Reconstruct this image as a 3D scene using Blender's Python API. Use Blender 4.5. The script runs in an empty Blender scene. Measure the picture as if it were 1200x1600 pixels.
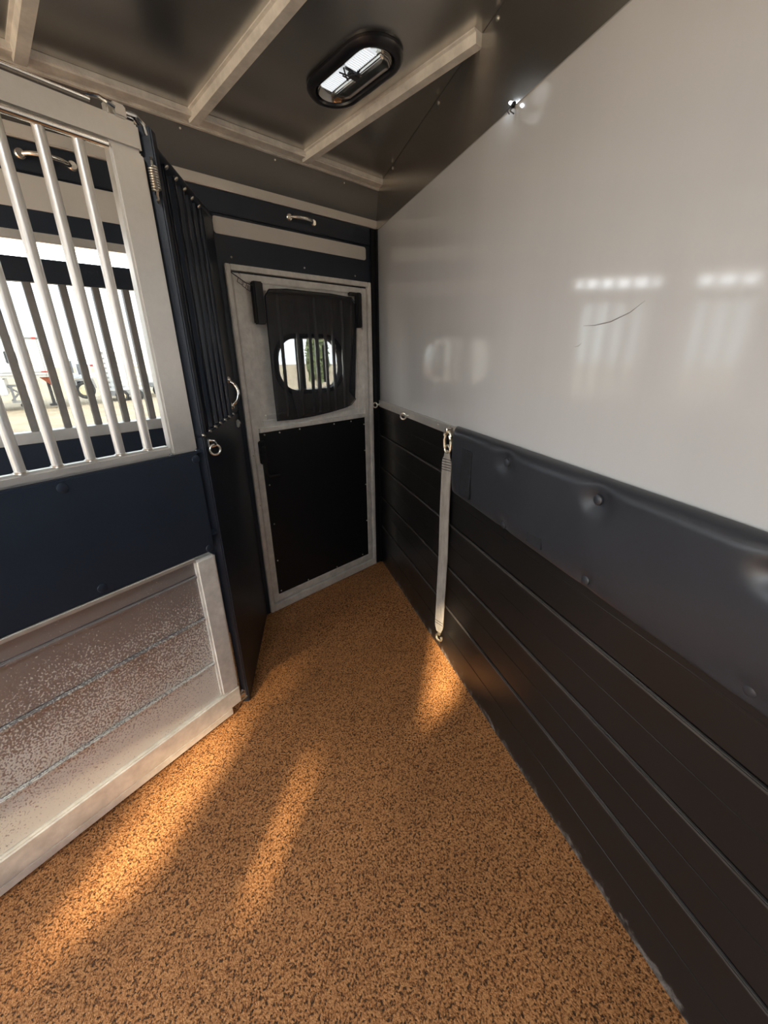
import bpy, bmesh, math, random
from mathutils import Matrix, Vector
random.seed(7)
SC = bpy.context.scene
COL = SC.collection
R_ = math.radians

# ------------------------------------------------------------------ frames
def frame(ox, oy, oz, ax, ay):
    X = Vector((ax[0], ax[1], 0)).normalized(); Y = Vector((ay[0], ay[1], 0)).normalized()
    return Matrix(((X.x, Y.x, 0, ox), (X.y, Y.y, 0, oy), (0, 0, 1, oz), (0, 0, 0, 1)))
def head(deg):
    a = R_(deg); return (math.sin(a), math.cos(a))
CORNER = (-0.023, 2.578)
uD = tuple(-c for c in head(45.8)); nD = (-uD[1], uD[0])
nD = (0.6972, -0.7169)
FD = frame(CORNER[0], CORNER[1], 0, uD, nD)              # side wall with the door: x = distance from corner, y = into room
hR = head(-17.4)
FR = frame(CORNER[0], CORNER[1], 0, hR, (-hR[1], hR[0]))  # slanted right wall: x = -(distance from corner)
hV = head(36.0)
FV = frame(-0.613, 1.321, 0, (-hV[0], -hV[1]), (hV[1], -hV[0]))   # swing divider with silver frame
hP = head(-8.1)
CAMP = Matrix.Translation((0, 0, 1.39))
FV = CAMP @ Matrix.Scale(.975, 4) @ CAMP.inverted() @ FV                  # same sight lines, 35 mm nearer
FP = frame(-0.669, 1.933, 0, (-hP[0], -hP[1]), (hP[1], -hP[0]))   # dark fixed partition
FW = Matrix.Identity(4)
ZR, SLOPE = 2.165, 0.055                                  # roof height at side wall, rise per metre inward
DEPTH, REAR = 2.10, 4.60

# ------------------------------------------------------------------ camera, world, sun, exposure
cam = bpy.data.cameras.new('camera'); cam_o = bpy.data.objects.new('camera', cam); COL.objects.link(cam_o)
PITCH, ROLL, FPX = R_(21.6), R_(0.7), 635.0
fw = Vector((0, math.cos(PITCH), -math.sin(PITCH))); rt0 = Vector((1, 0, 0)); up0 = rt0.cross(fw)
rt = math.cos(ROLL) * rt0 - math.sin(ROLL) * up0; up = math.sin(ROLL) * rt0 + math.cos(ROLL) * up0
cam_o.matrix_world = Matrix(((rt.x, up.x, -fw.x, 0), (rt.y, up.y, -fw.y, 0), (rt.z, up.z, -fw.z, 1.39), (0, 0, 0, 1)))
cam.sensor_fit = 'HORIZONTAL'; cam.sensor_width = 36.0; cam.lens = FPX / 1200 * 36.0
cam.clip_start = 0.02; cam.clip_end = 200
SC.camera = cam_o

world = bpy.data.worlds.new('hazy_sky'); SC.world = world; world.use_nodes = True
bg = world.node_tree.nodes['Background']; bg.inputs[0].default_value = (0.90, 0.95, 1.0, 1); bg.inputs[1].default_value = 8.0
sun = bpy.data.lights.new('sun', 'SUN'); sun.energy = 14.5; sun.angle = R_(2.6); sun.color = (1.0, 0.80, 0.52)
sun_o = bpy.data.objects.new('sun', sun); COL.objects.link(sun_o)
EL = R_(31)
k = math.hypot(.84, .54)
tr = Vector((uD[0], uD[1], 0)) * (-.84 / k * math.cos(EL)) + Vector((nD[0], nD[1], 0)) * (-.54 / k * math.cos(EL)) + Vector((0, 0, -math.sin(EL)))
sun_o.rotation_mode = 'QUATERNION'; sun_o.rotation_quaternion = tr.to_track_quat('-Z', 'Y'); sun_o.location = (0, -3, 6)
vs = SC.view_settings
SC.display_settings.display_device = 'sRGB'
vs.view_transform = 'Standard'; vs.look = 'None'; vs.gamma = 1.0; vs.use_curve_mapping = False; vs.exposure = 0.12
SC.cycles.max_bounces = 12; SC.cycles.diffuse_bounces = 6; SC.cycles.glossy_bounces = 6; SC.cycles.transparent_max_bounces = 16
SC.cycles.sample_clamp_indirect = 8.0

# ------------------------------------------------------------------ materials
def mat(name, base, rough=0.5, metal=0.0, spec=0.5, var=0.0, vscale=8.0, bump=0.0, bscale=60.0, stretch=(1, 1, 1), rvar=0.0, emit=None, es=0.0):
    m = bpy.data.materials.new(name); m.use_nodes = True
    nt = m.node_tree; b = nt.nodes['Principled BSDF']
    b.inputs['Base Color'].default_value = (*base, 1); b.inputs['Roughness'].default_value = rough
    b.inputs['Metallic'].default_value = metal; b.inputs['Specular IOR Level'].default_value = spec
    if emit:
        b.inputs['Emission Color'].default_value = (*emit, 1); b.inputs['Emission Strength'].default_value = es
    if var or bump or rvar:
        tc = nt.nodes.new('ShaderNodeTexCoord'); mp = nt.nodes.new('ShaderNodeMapping'); mp.inputs['Scale'].default_value = stretch
        nt.links.new(tc.outputs['Object'], mp.inputs['Vector'])
    if var or rvar:
        n = nt.nodes.new('ShaderNodeTexNoise'); n.inputs['Scale'].default_value = vscale; n.inputs['Detail'].default_value = 5; n.inputs['Roughness'].default_value = .65
        nt.links.new(mp.outputs[0], n.inputs['Vector'])
        if var:
            r = nt.nodes.new('ShaderNodeMapRange'); r.inputs['From Min'].default_value = .3; r.inputs['From Max'].default_value = .7
            r.inputs['To Min'].default_value = 1 - var; r.inputs['To Max'].default_value = 1 + var
            nt.links.new(n.outputs['Fac'], r.inputs['Value'])
            mx = nt.nodes.new('ShaderNodeVectorMath'); mx.operation = 'SCALE'; mx.inputs[0].default_value = base
            nt.links.new(r.outputs[0], mx.inputs['Scale']); nt.links.new(mx.outputs[0], b.inputs['Base Color'])
        if rvar:
            r = nt.nodes.new('ShaderNodeMapRange'); r.inputs['From Min'].default_value = .3; r.inputs['From Max'].default_value = .7
            r.inputs['To Min'].default_value = max(.02, rough - rvar); r.inputs['To Max'].default_value = rough + rvar
            nt.links.new(n.outputs['Fac'], r.inputs['Value']); nt.links.new(r.outputs[0], b.inputs['Roughness'])
    if bump:
        n2 = nt.nodes.new('ShaderNodeTexNoise'); n2.inputs['Scale'].default_value = bscale; n2.inputs['Detail'].default_value = 4
        nt.links.new(mp.outputs[0], n2.inputs['Vector'])
        bp = nt.nodes.new('ShaderNodeBump'); bp.inputs['Strength'].default_value = bump; bp.inputs['Distance'].default_value = .01
        nt.links.new(n2.outputs['Fac'], bp.inputs['Height']); nt.links.new(bp.outputs[0], b.inputs['Normal'])
    return m

M = {}
M['skin'] = mat('satin_white_aluminum_skin', (.48, .478, .47), .092, 0, 1.0, var=.02, vscale=3, bump=.006, bscale=9, stretch=(3, 1, .35))
M['sheet'] = mat('mill_finish_sheet', (.60, .58, .55), .27, 1, .5, var=.03, vscale=1.5)
M['dull_bar'] = mat('dull_dark_bar', (.24, .225, .21), .5, .3, .5, var=.15, vscale=14)
M['grey_sheet'] = mat('dull_grey_sheet', (.105, .10, .096), .42, .25, .5, var=.05, vscale=2)
M['silver'] = mat('mill_aluminum', (.74, .72, .68), .42, .75, .5, var=.07, vscale=14, bump=.03, bscale=90, rvar=.08)
M['worn_silver'] = mat('worn_aluminum', (.82, .80, .75), .5, .25, .5, var=.16, vscale=18, bump=.06, bscale=60, rvar=.1)
M['beige'] = mat('painted_strip', (.74, .70, .63), .40, .1, .5, var=.03)
M['navy'] = mat('navy_rubber_mat', (.017, .025, .040), .40, 0, .4, var=.12, vscale=5, bump=.05, bscale=140)
M['navy_paint'] = mat('navy_gloss_paint', (.014, .021, .034), .24, 0, .5)
M['bead_black'] = mat('lighter_black_bead', (.060, .054, .050), .45, 0, .4, var=.35, vscale=7, stretch=(1, 1, 1))
M['black'] = mat('black_door_liner', (.010, .0105, .012), .40, 0, .35, var=.1, vscale=6, bump=.04, bscale=160)
M['black_plain'] = mat('black_plastic', (.012, .012, .014), .45, 0, .4)
M['rubber'] = mat('black_bezel_rubber', (.008, .009, .014), .30, 0, .5)
M['vinyl'] = mat('black_vinyl', (.028, .030, .036), .33, 0, .5, var=.08, vscale=6, bump=.03, bscale=60, rvar=.04)
M['tape'] = mat('hook_tape', (.017, .018, .022), .7, 0, .3, var=.3, vscale=60)
M['chrome'] = mat('chrome', (.85, .84, .80), .12, 1)
M['zinc'] = mat('zinc_plate', (.74, .71, .64), .28, 1, var=.08, vscale=60)
M['brass'] = mat('dull_brass_snap', (.70, .65, .53), .32, .9, var=.1, vscale=60)
M['tire'] = mat('tire_rubber', (.04, .04, .042), .8)
M['trailer_white'] = mat('trailer_white', (.72, .72, .72), .35, 0, .5, var=.03)
M['trailer_grey'] = mat('trailer_grey', (.30, .30, .31), .5, .3, .5, var=.1)
M['rust'] = mat('rusty_red', (.36, .10, .055), .7, 0, .4, var=.2, vscale=6)
M['red'] = mat('red_marker', (.55, .05, .03), .35)
M['dark_glass'] = mat('tinted_glass', (.07, .075, .085), .08, 0, .6)
M['rim'] = mat('cream_rim', (.60, .52, .36), .45, .2)
M['gravel'] = mat('pale_gravel', (.42, .35, .26), .95, 0, .2, var=.25, vscale=1.5, bump=.4, bscale=20)
M['leaf'] = mat('leaf_green', (.17, .22, .12), .6, 0, .3, var=.3, vscale=9)
M['bark'] = mat('bark', (.16, .12, .09), .9, 0, .2, var=.2)
M['lens'] = mat('ribbed_lens', (.62, .66, .70), .25, 0, .5, emit=(.92, .97, 1.0), es=.55)
M['scuff'] = mat('grey_scuff', (.26, .25, .24), .6)
M['wire'] = mat('dark_wire', (.03, .03, .035), .5)

def mat_floor():
    m = bpy.data.materials.new('speckled_rubber_floor'); m.use_nodes = True; nt = m.node_tree; b = nt.nodes['Principled BSDF']
    tc = nt.nodes.new('ShaderNodeTexCoord')
    def noise(s, d, r=.6):
        n = nt.nodes.new('ShaderNodeTexNoise'); n.inputs['Scale'].default_value = s; n.inputs['Detail'].default_value = d; n.inputs['Roughness'].default_value = r
        nt.links.new(tc.outputs['Object'], n.inputs['Vector']); return n
    n1 = noise(165, 2, .55); n2 = noise(2.2, 3); n3 = noise(230, 2)
    vo = nt.nodes.new('ShaderNodeTexVoronoi'); vo.inputs['Scale'].default_value = 220; nt.links.new(tc.outputs['Object'], vo.inputs['Vector'])
    sx = nt.nodes.new('ShaderNodeSeparateColor'); nt.links.new(vo.outputs['Color'], sx.inputs[0])
    mxn = nt.nodes.new('ShaderNodeMix'); mxn.inputs['Factor'].default_value = .30
    nt.links.new(n1.outputs['Fac'], mxn.inputs['A']); nt.links.new(sx.outputs[0], mxn.inputs['B'])
    cr = nt.nodes.new('ShaderNodeValToRGB'); e = cr.color_ramp.elements
    e[0].position = .34; e[0].color = (.055, .026, .010, 1); e[1].position = .42; e[1].color = (.25, .100, .031, 1)
    x = e.new(.50); x.color = (.42, .180, .060, 1); x = e.new(.64); x.color = (.55, .27, .105, 1)
    nt.links.new(mxn.outputs['Result'], cr.inputs['Fac'])
    mr = nt.nodes.new('ShaderNodeMapRange'); mr.inputs['From Min'].default_value = .3; mr.inputs['From Max'].default_value = .7; mr.inputs['To Min'].default_value = .86; mr.inputs['To Max'].default_value = 1.14
    nt.links.new(n2.outputs['Fac'], mr.inputs['Value'])
    sc = nt.nodes.new('ShaderNodeVectorMath'); sc.operation = 'SCALE'
    nt.links.new(cr.outputs['Color'], sc.inputs[0]); nt.links.new(mr.outputs[0], sc.inputs['Scale']); nt.links.new(sc.outputs[0], b.inputs['Base Color'])
    b.inputs['Roughness'].default_value = .5; b.inputs['Specular IOR Level'].default_value = .35
    ad = nt.nodes.new('ShaderNodeMath'); ad.operation = 'ADD'; nt.links.new(n1.outputs['Fac'], ad.inputs[0]); nt.links.new(n3.outputs['Fac'], ad.inputs[1])
    bp = nt.nodes.new('ShaderNodeBump'); bp.inputs['Strength'].default_value = .55; bp.inputs['Distance'].default_value = .006
    nt.links.new(ad.outputs[0], bp.inputs['Height']); nt.links.new(bp.outputs[0], b.inputs['Normal'])
    return m
M['floor'] = mat_floor()

def mat_splash():
    """bare aluminum plank with dried splashes of shavings dust, thick near the floor and thinning upward"""
    m = bpy.data.materials.new('dusty_splashed_plank'); m.use_nodes = True; nt = m.node_tree; b = nt.nodes['Principled BSDF']
    tc = nt.nodes.new('ShaderNodeTexCoord'); sep = nt.nodes.new('ShaderNodeSeparateXYZ'); nt.links.new(tc.outputs['Object'], sep.inputs[0])
    n = nt.nodes.new('ShaderNodeTexNoise'); n.inputs['Scale'].default_value = 185; n.inputs['Detail'].default_value = 2; n.inputs['Roughness'].default_value = .6
    mp = nt.nodes.new('ShaderNodeMapping'); mp.inputs['Scale'].default_value = (1, 1, .8); mp.inputs['Rotation'].default_value = (0, .6, 0)
    nt.links.new(tc.outputs['Object'], mp.inputs[0]); nt.links.new(mp.outputs[0], n.inputs['Vector'])
    n2 = nt.nodes.new('ShaderNodeTexNoise'); n2.inputs['Scale'].default_value = 5; n2.inputs['Detail'].default_value = 3; nt.links.new(tc.outputs['Object'], n2.inputs['Vector'])
    th = nt.nodes.new('ShaderNodeMapRange'); th.inputs['From Min'].default_value = .08; th.inputs['From Max'].default_value = .70; th.inputs['To Min'].default_value = .31; th.inputs['To Max'].default_value = .69
    nt.links.new(sep.outputs['Z'], th.inputs['Value'])
    w = nt.nodes.new('ShaderNodeMath'); w.operation = 'MULTIPLY_ADD'; w.inputs[1].default_value = .22; nt.links.new(n2.outputs['Fac'], w.inputs[0]); nt.links.new(n.outputs['Fac'], w.inputs[2])
    su = nt.nodes.new('ShaderNodeMath'); su.operation = 'SUBTRACT'; nt.links.new(w.outputs[0], su.inputs[0]); nt.links.new(th.outputs[0], su.inputs[1])
    fr = nt.nodes.new('ShaderNodeMapRange'); fr.inputs['From Min'].default_value = .08; fr.inputs['From Max'].default_value = .17; nt.links.new(su.outputs[0], fr.inputs['Value'])
    mx = nt.nodes.new('ShaderNodeMix'); mx.data_type = 'RGBA'; mx.inputs['A'].default_value = (.48, .47, .48, 1); mx.inputs['B'].default_value = (.84, .82, .76, 1)
    nt.links.new(fr.outputs[0], mx.inputs['Factor']); nt.links.new(mx.outputs['Result'], b.inputs['Base Color'])
    me = nt.nodes.new('ShaderNodeMapRange'); me.inputs['To Min'].default_value = .75; me.inputs['To Max'].default_value = .15; nt.links.new(fr.outputs[0], me.inputs['Value']); nt.links.new(me.outputs[0], b.inputs['Metallic'])
    ro = nt.nodes.new('ShaderNodeMapRange'); ro.inputs['To Min'].default_value = .33; ro.inputs['To Max'].default_value = .75; nt.links.new(fr.outputs[0], ro.inputs['Value']); nt.links.new(ro.outputs[0], b.inputs['Roughness'])
    return m
M['splash'] = mat_splash()

def mat_plank():
    """black coated plank, scuffed pale just above the floor, with a few fine scratches and flecks"""
    m = bpy.data.materials.new('black_coated_plank'); m.use_nodes = True; nt = m.node_tree; b = nt.nodes['Principled BSDF']
    tc = nt.nodes.new('ShaderNodeTexCoord'); sep = nt.nodes.new('ShaderNodeSeparateXYZ'); nt.links.new(tc.outputs['Object'], sep.inputs[0])
    n = nt.nodes.new('ShaderNodeTexNoise'); n.inputs['Scale'].default_value = 26; n.inputs['Detail'].default_value = 8; n.inputs['Roughness'].default_value = .75
    nt.links.new(tc.outputs['Object'], n.inputs['Vector'])
    th = nt.nodes.new('ShaderNodeMapRange'); th.inputs['From Min'].default_value = 0; th.inputs['From Max'].default_value = .10; th.inputs['To Min'].default_value = .42; th.inputs['To Max'].default_value = .78
    nt.links.new(sep.outputs['Z'], th.inputs['Value'])
    su = nt.nodes.new('ShaderNodeMath'); su.operation = 'SUBTRACT'; nt.links.new(n.outputs['Fac'], su.inputs[0]); nt.links.new(th.outputs[0], su.inputs[1])
    fr = nt.nodes.new('ShaderNodeMapRange'); fr.inputs['From Min'].default_value = 0; fr.inputs['From Max'].default_value = .2; nt.links.new(su.outputs[0], fr.inputs['Value'])
    mx = nt.nodes.new('ShaderNodeMix'); mx.data_type = 'RGBA'; mx.inputs['A'].default_value = (.0100, .0092, .0090, 1); mx.inputs['B'].default_value = (.24, .22, .20, 1)
    nt.links.new(fr.outputs[0], mx.inputs['Factor']); nt.links.new(mx.outputs['Result'], b.inputs['Base Color'])
    n3 = nt.nodes.new('ShaderNodeTexNoise'); n3.inputs['Scale'].default_value = 3; n3.inputs['Detail'].default_value = 3; nt.links.new(tc.outputs['Object'], n3.inputs['Vector'])
    rr = nt.nodes.new('ShaderNodeMapRange'); rr.inputs['From Min'].default_value = .3; rr.inputs['From Max'].default_value = .7; rr.inputs['To Min'].default_value = .30; rr.inputs['To Max'].default_value = .42
    nt.links.new(n3.outputs['Fac'], rr.inputs['Value']); nt.links.new(rr.outputs[0], b.inputs['Roughness'])
    b.inputs['Specular IOR Level'].default_value = .45
    return m
M['plank'] = mat_plank()

def mat_webbing():
    m = mat('grey_webbing', (.30, .275, .245), .85, 0, .2, var=.28, vscale=16, stretch=(2, 2, .5))
    nt = m.node_tree; b = nt.nodes['Principled BSDF']
    tc = nt.nodes.new('ShaderNodeTexCoord'); w = nt.nodes.new('ShaderNodeTexWave'); w.inputs['Scale'].default_value = 160; w.bands_direction = 'Z'
    nt.links.new(tc.outputs['Object'], w.inputs['Vector']); bp = nt.nodes.new('ShaderNodeBump'); bp.inputs['Strength'].default_value = .3; bp.inputs['Distance'].default_value = .002
    nt.links.new(w.outputs['Fac'], bp.inputs['Height']); nt.links.new(bp.outputs[0], b.inputs['Normal'])
    return m
M['webbing'] = mat_webbing()

def mat_mesh():
    """fine open-weave screen cloth: threads cover about two thirds of the area"""
    m = bpy.data.materials.new('black_screen_cloth'); m.use_nodes = True; nt = m.node_tree; b = nt.nodes['Principled BSDF']
    b.inputs['Base Color'].default_value = (.018, .020, .027, 1); b.inputs['Roughness'].default_value = .5; b.inputs['Alpha'].default_value = .58
    return m
M['screen'] = mat_mesh(); M['screen_hem'] = mat('screen_hem', (.016, .018, .024), .9, 0, .1)

def mat_pane(name='clear_pane', tint=(.93, .95, .94)):
    m = bpy.data.materials.new(name); m.use_nodes = True; nt = m.node_tree
    for n in list(nt.nodes):
        if n.type != 'OUTPUT_MATERIAL': nt.nodes.remove(n)
    out = [n for n in nt.nodes if n.type == 'OUTPUT_MATERIAL'][0]
    t = nt.nodes.new('ShaderNodeBsdfTransparent'); t.inputs[0].default_value = (*tint, 1)
    g = nt.nodes.new('ShaderNodeBsdfGlossy'); g.inputs['Roughness'].default_value = .03
    f = nt.nodes.new('ShaderNodeFresnel'); f.inputs[0].default_value = 1.5
    mx = nt.nodes.new('ShaderNodeMixShader'); nt.links.new(f.outputs[0], mx.inputs[0]); nt.links.new(t.outputs[0], mx.inputs[1]); nt.links.new(g.outputs[0], mx.inputs[2]); nt.links.new(mx.outputs[0], out.inputs[0])
    return m
M['pane'] = mat_pane()
M['tinted'] = mat_pane('tinted_pane', (.53, .55, .55))

# ------------------------------------------------------------------ mesh helpers
class MB:
    def __init__(s): s.bm = bmesh.new()
    def box(s, x0, x1, y0, y1, z0, z1, bev=0.0, seg=2):
        t = bmesh.new(); bmesh.ops.create_cube(t, size=1)
        for v in t.verts:
            v.co = Vector(((x0 + x1) / 2 + v.co.x * (x1 - x0), (y0 + y1) / 2 + v.co.y * (y1 - y0), (z0 + z1) / 2 + v.co.z * (z1 - z0)))
        if bev: bmesh.ops.bevel(t, geom=t.edges[:], offset=bev, segments=seg, affect='EDGES', clamp_overlap=True)
        s.join(t); return s
    def join(s, t):
        me = bpy.data.meshes.new('tmp'); t.to_mesh(me); t.free(); s.bm.from_mesh(me); bpy.data.meshes.remove(me)
    def tube(s, pts, r, seg=10, caps=True):
        pts = [Vector(p) for p in pts]; rr = r if isinstance(r, (list, tuple)) else [r] * len(pts)
        rings = []; ref = None
        for i, p in enumerate(pts):
            a = pts[max(0, i - 1)]; b = pts[min(len(pts) - 1, i + 1)]; d = (b - a).normalized()
            if ref is None or abs(d.dot(ref)) > .98:
                ref = Vector((0, 0, 1)) if abs(d.z) < .9 else Vector((1, 0, 0))
            u = (ref - d * ref.dot(d)).normalized(); w = d.cross(u); ref = u
            rings.append([s.bm.verts.new(p + rr[i] * (math.cos(2 * math.pi * j / seg) * u + math.sin(2 * math.pi * j / seg) * w)) for j in range(seg)])
        for a, b in zip(rings, rings[1:]):
            for j in range(seg): s.bm.faces.new((a[j], a[(j + 1) % seg], b[(j + 1) % seg], b[j]))
        if caps:
            s.bm.faces.new(rings[0][::-1]); s.bm.faces.new(rings[-1])
        return s
    def ring(s, c, nrm, R, r, seg=18, ts=8, squash=1.0, a0=0, a1=2 * math.pi):
        n = Vector(nrm).normalized(); u = n.orthogonal().normalized(); 
        if abs(n.z) < .9: u = (Vector((0, 0, 1)) - n * n.z).normalized()
        w = n.cross(u); c = Vector(c); full = abs(a1 - a0 - 2 * math.pi) < 1e-6
        pts = [c + R * (math.cos(a0 + (a1 - a0) * i / seg) * u + squash * math.sin(a0 + (a1 - a0) * i / seg) * w) for i in range(seg + (1))]
        s.tube(pts, r, ts, caps=not full); return s
    def prism(s, poly, axis, a, b, bev=0.0):
        """poly = 2-D outline; axis 'y': (x,z) outline between y=a and y=b; 'z': (x,y) outline; 'x': (y,z)"""
        f = {'y': lambda p, t: (p[0], t, p[1]), 'z': lambda p, t: (p[0], p[1], t), 'x': lambda p, t: (t, p[0], p[1])}[axis]
        t = bmesh.new(); A = [t.verts.new(f(p, a)) for p in poly]; B = [t.verts.new(f(p, b)) for p in poly]; n = len(poly)
        t.faces.new(A[::-1]); t.faces.new(B)
        for i in range(n): t.faces.new((A[i], A[(i + 1) % n], B[(i + 1) % n], B[i]))
        if bev: bmesh.ops.bevel(t, geom=t.edges[:], offset=bev, segments=2, affect='EDGES', clamp_overlap=True)
        s.join(t); return s
    def loft(s, loops, close_first=False, close_last=False):
        L = [[s.bm.verts.new(p) for p in lp] for lp in loops]; n = len(L[0])
        for a, b in zip(L, L[1:]):
            for j in range(n): s.bm.faces.new((a[j], a[(j + 1) % n], b[(j + 1) % n], b[j]))
        if close_first: s.bm.faces.new(L[0][::-1])
        if close_last: s.bm.faces.new(L[-1])
        return s
    def disc(s, c, nrm, r, h, seg=12, dome=.5):
        n = Vector(nrm).normalized(); u = n.orthogonal().normalized(); w = n.cross(u); c = Vector(c)
        loops = [[c + n * hh + rr * (math.cos(2 * math.pi * j / seg) * u + math.sin(2 * math.pi * j / seg) * w) for j in range(seg)] for rr, hh in ((r, 0), (r * .92, h * .6), (r * dome, h))]
        return s.loft(loops, True, True)
    def grid_wall(s, x0, x1, z0, z1, holes, y0, y1):
        """slab with rectangular openings, as one welded mesh"""
        xs = sorted({x0, x1, *[h[0] for h in holes], *[h[1] for h in holes]}); zs = sorted({z0, z1, *[h[2] for h in holes], *[h[3] for h in holes]})
        def solid(i, j):
            if not (0 <= i < len(xs) - 1 and 0 <= j < len(zs) - 1): return False
            cx = (xs[i] + xs[i + 1]) / 2; cz = (zs[j] + zs[j + 1]) / 2
            return not any(h[0] < cx < h[1] and h[2] < cz < h[3] for h in holes)
        V = {}
        def v(i, j, y):
            if (i, j, y) not in V: V[(i, j, y)] = s.bm.verts.new((xs[i], y, zs[j]))
            return V[(i, j, y)]
        for i in range(len(xs) - 1):
            for j in range(len(zs) - 1):
                if not solid(i, j): continue
                for y in (y0, y1): s.bm.faces.new((v(i, j, y), v(i + 1, j, y), v(i + 1, j + 1, y), v(i, j + 1, y)))
                for (di, dj, e) in ((-1, 0, ((i, j), (i, j + 1))), (1, 0, ((i + 1, j), (i + 1, j + 1))), (0, -1, ((i, j), (i + 1, j))), (0, 1, ((i, j + 1), (i + 1, j + 1)))):
                    if not solid(i + di, j + dj):
                        (a, b), (c, d) = e; s.bm.faces.new((v(a, b, y0), v(c, d, y0), v(c, d, y1), v(a, b, y1)))
        return s

def finish(bm, name, m, smooth=True, off=None):
    if off is not None: bmesh.ops.translate(bm, verts=bm.verts, vec=off)
    bmesh.ops.recalc_face_normals(bm, faces=bm.faces)
    me = bpy.data.meshes.new(name); bm.to_mesh(me); bm.free()
    me.materials.append(M[m] if isinstance(m, str) else m)
    if smooth:
        me.shade_smooth(); me.set_sharp_from_angle(angle=R_(38))
    return me
def tag(o, label, cat, group=None, kind=None):
    o['label'] = label; o['category'] = cat
    if group: o['group'] = group
    if kind: o['kind'] = kind
    return o
def thing(name, F, at, label, cat, group=None, kind=None):
    o = bpy.data.objects.new(name, None); COL.objects.link(o); o.empty_display_size = .1
    o.matrix_world = F @ Matrix.Translation(at); o['_off'] = list(at)
    return tag(o, label, cat, group, kind)
def solo(name, F, at, mb, m, label, cat, group=None, kind=None, smooth=True):
    o = bpy.data.objects.new(name, finish(mb.bm, name, m, smooth, -Vector(at))); COL.objects.link(o)
    o.matrix_world = F @ Matrix.Translation(at); o['_off'] = list(at)
    return tag(o, label, cat, group, kind)
def part(name, parent, mb, m, smooth=True, label=None):
    """mesh given in the frame of the root; a sub-part shares its part's origin"""
    o = bpy.data.objects.new(name, finish(mb.bm, name, m, smooth)); COL.objects.link(o)
    o.parent = parent
    if '_off' in parent: o.location = -Vector(parent['_off'])
    if label: o['label'] = label
    return o
def again(o, dx=0, dy=0, dz=0):
    c = o.copy(); COL.objects.link(c); c.parent = o.parent
    c.location = Vector(o.location) + Vector((dx, dy, dz))
    return c
def roof_z(d): return ZR + SLOPE * d

# ------------------------------------------------------------------ setting: floor, walls, roof
sR = DEPTH / .8926                                         # length of slanted wall up to the opposite side wall
uR = .4509 * sR
fl = MB().prism([(-.10, -.05), (uR - .06, DEPTH + .05), (REAR + .05, DEPTH + .05), (REAR + .05, -.05)], 'z', -.05, 0)
solo('floor', FD, (2.3, 1.0, 0), fl, 'floor', 'tan and brown speckled rubber floor of the trailer stall', 'floor', kind='structure', smooth=False)

W1 = (1.04, 1.955, 1.12, 1.755)
wf = MB().grid_wall(-.05, REAR, 0, 2.165, [(.06, .885, .003, 1.735), W1, (2.30, 3.20, 1.12, 1.755), (3.50, 4.30, 1.12, 1.755)], -.06, 0)
wall_far = solo('wall_far', FD, (0, 0, 0), wf, 'navy', 'dark navy side wall that holds the escape door and barred window', 'wall', kind='structure', smooth=False)
part('upper_band', wall_far, MB().box(.055, REAR, 0, .010, 1.912, 1.990, .002), 'navy')
def rounded(x0, x1, z0, z1, r, seg=5):
    out = []
    for cx, cz, a in ((x1 - r, z0 + r, -90), (x1 - r, z1 - r, 0), (x0 + r, z1 - r, 90), (x0 + r, z0 + r, 180)):
        out += [(cx + r * math.cos(R_(a + 90 * i / seg)), cz + r * math.sin(R_(a + 90 * i / seg))) for i in range(seg + 1)]
    return out
part('light_strip', wall_far, MB().prism(rounded(.083, .908, 1.842, 1.902, .012), 'y', 0, .003), 'beige')
part('light_strip', wall_far, MB().prism(rounded(1.05, 4.5, 1.815, 1.907, .012), 'y', 0, .003), 'beige')
part('trim_strip', wall_far, MB().box(.0, REAR, 0, .018, 1.992, 2.028, .003), 'beige')
part('header_sheet', wall_far, MB().prism([(0, 2.026), (.010, 2.026), (.052, 2.152), (.052, 2.163), (0, 2.163)], 'x', 0, REAR), 'grey_sheet')
part('corner_post', wall_far, MB().box(.004, .052, 0, .016, 0.005, 1.99, .003).box(.012, .026, .016, .026, .005, 1.99, .003), 'black')
rail = MB().box(.0, REAR, .044, .066, 2.146, 2.172, .004).box(.0, REAR, .066, .120, 2.151, 2.176, .005)
part('roof_rail', wall_far, rail, 'worn_silver')

wr = MB().prism([(-sR - .02, 0), (.02, 0), (.02, 2.163), (-sR - .02, roof_z(.8926 * sR) - .002)], 'y', -.055, -.008)
wall_right = solo('wall_right', FR, (0, 0, 0), wr, 'black', 'slanted wall with glossy pale grey skin above black planks', 'wall', kind='structure', smooth=False)
part('upper_skin', wall_right, MB().box(-sR, 0, -.008, 0, 1.088, 1.985), 'skin')
part('header_sheet', wall_right, MB().prism([(-sR, 1.975), (0, 1.985), (0, 2.163), (-sR, roof_z(.8926 * sR) - .002)], 'y', -.008, .004), 'sheet')
for z0, z1 in ((.002, .285), (.289, .492), (.496, .698), (.702, .905), (.909, 1.086)):
    p = MB().box(-sR, -.004, -.012, 0, z0, z1, .0015, 1)
    zm = (z0 + z1) / 2
    p.box(-sR, -.004, -.002, .0012, zm - .004, zm + .002, .0005, 1)          # faint rib at mid height
    part('plank', wall_right, p, 'plank')
    part('plank_bead', wall_right, MB().box(-sR, -.004, -.004, .004, z1 - .011, z1 - .001, .0025, 2), 'bead_black')   # raised interlock bead, a lighter black than the planks
part('scuff_mark', wall_right, MB().tube([(-1.628, 0, 1.439), (-1.663, 0, 1.438), (-1.706, 0, 1.443), (-1.751, 0, 1.457), (-1.781, 0, 1.475)], [.0004, .0010, .0014, .0011, .0004], 6), 'scuff')
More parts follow.
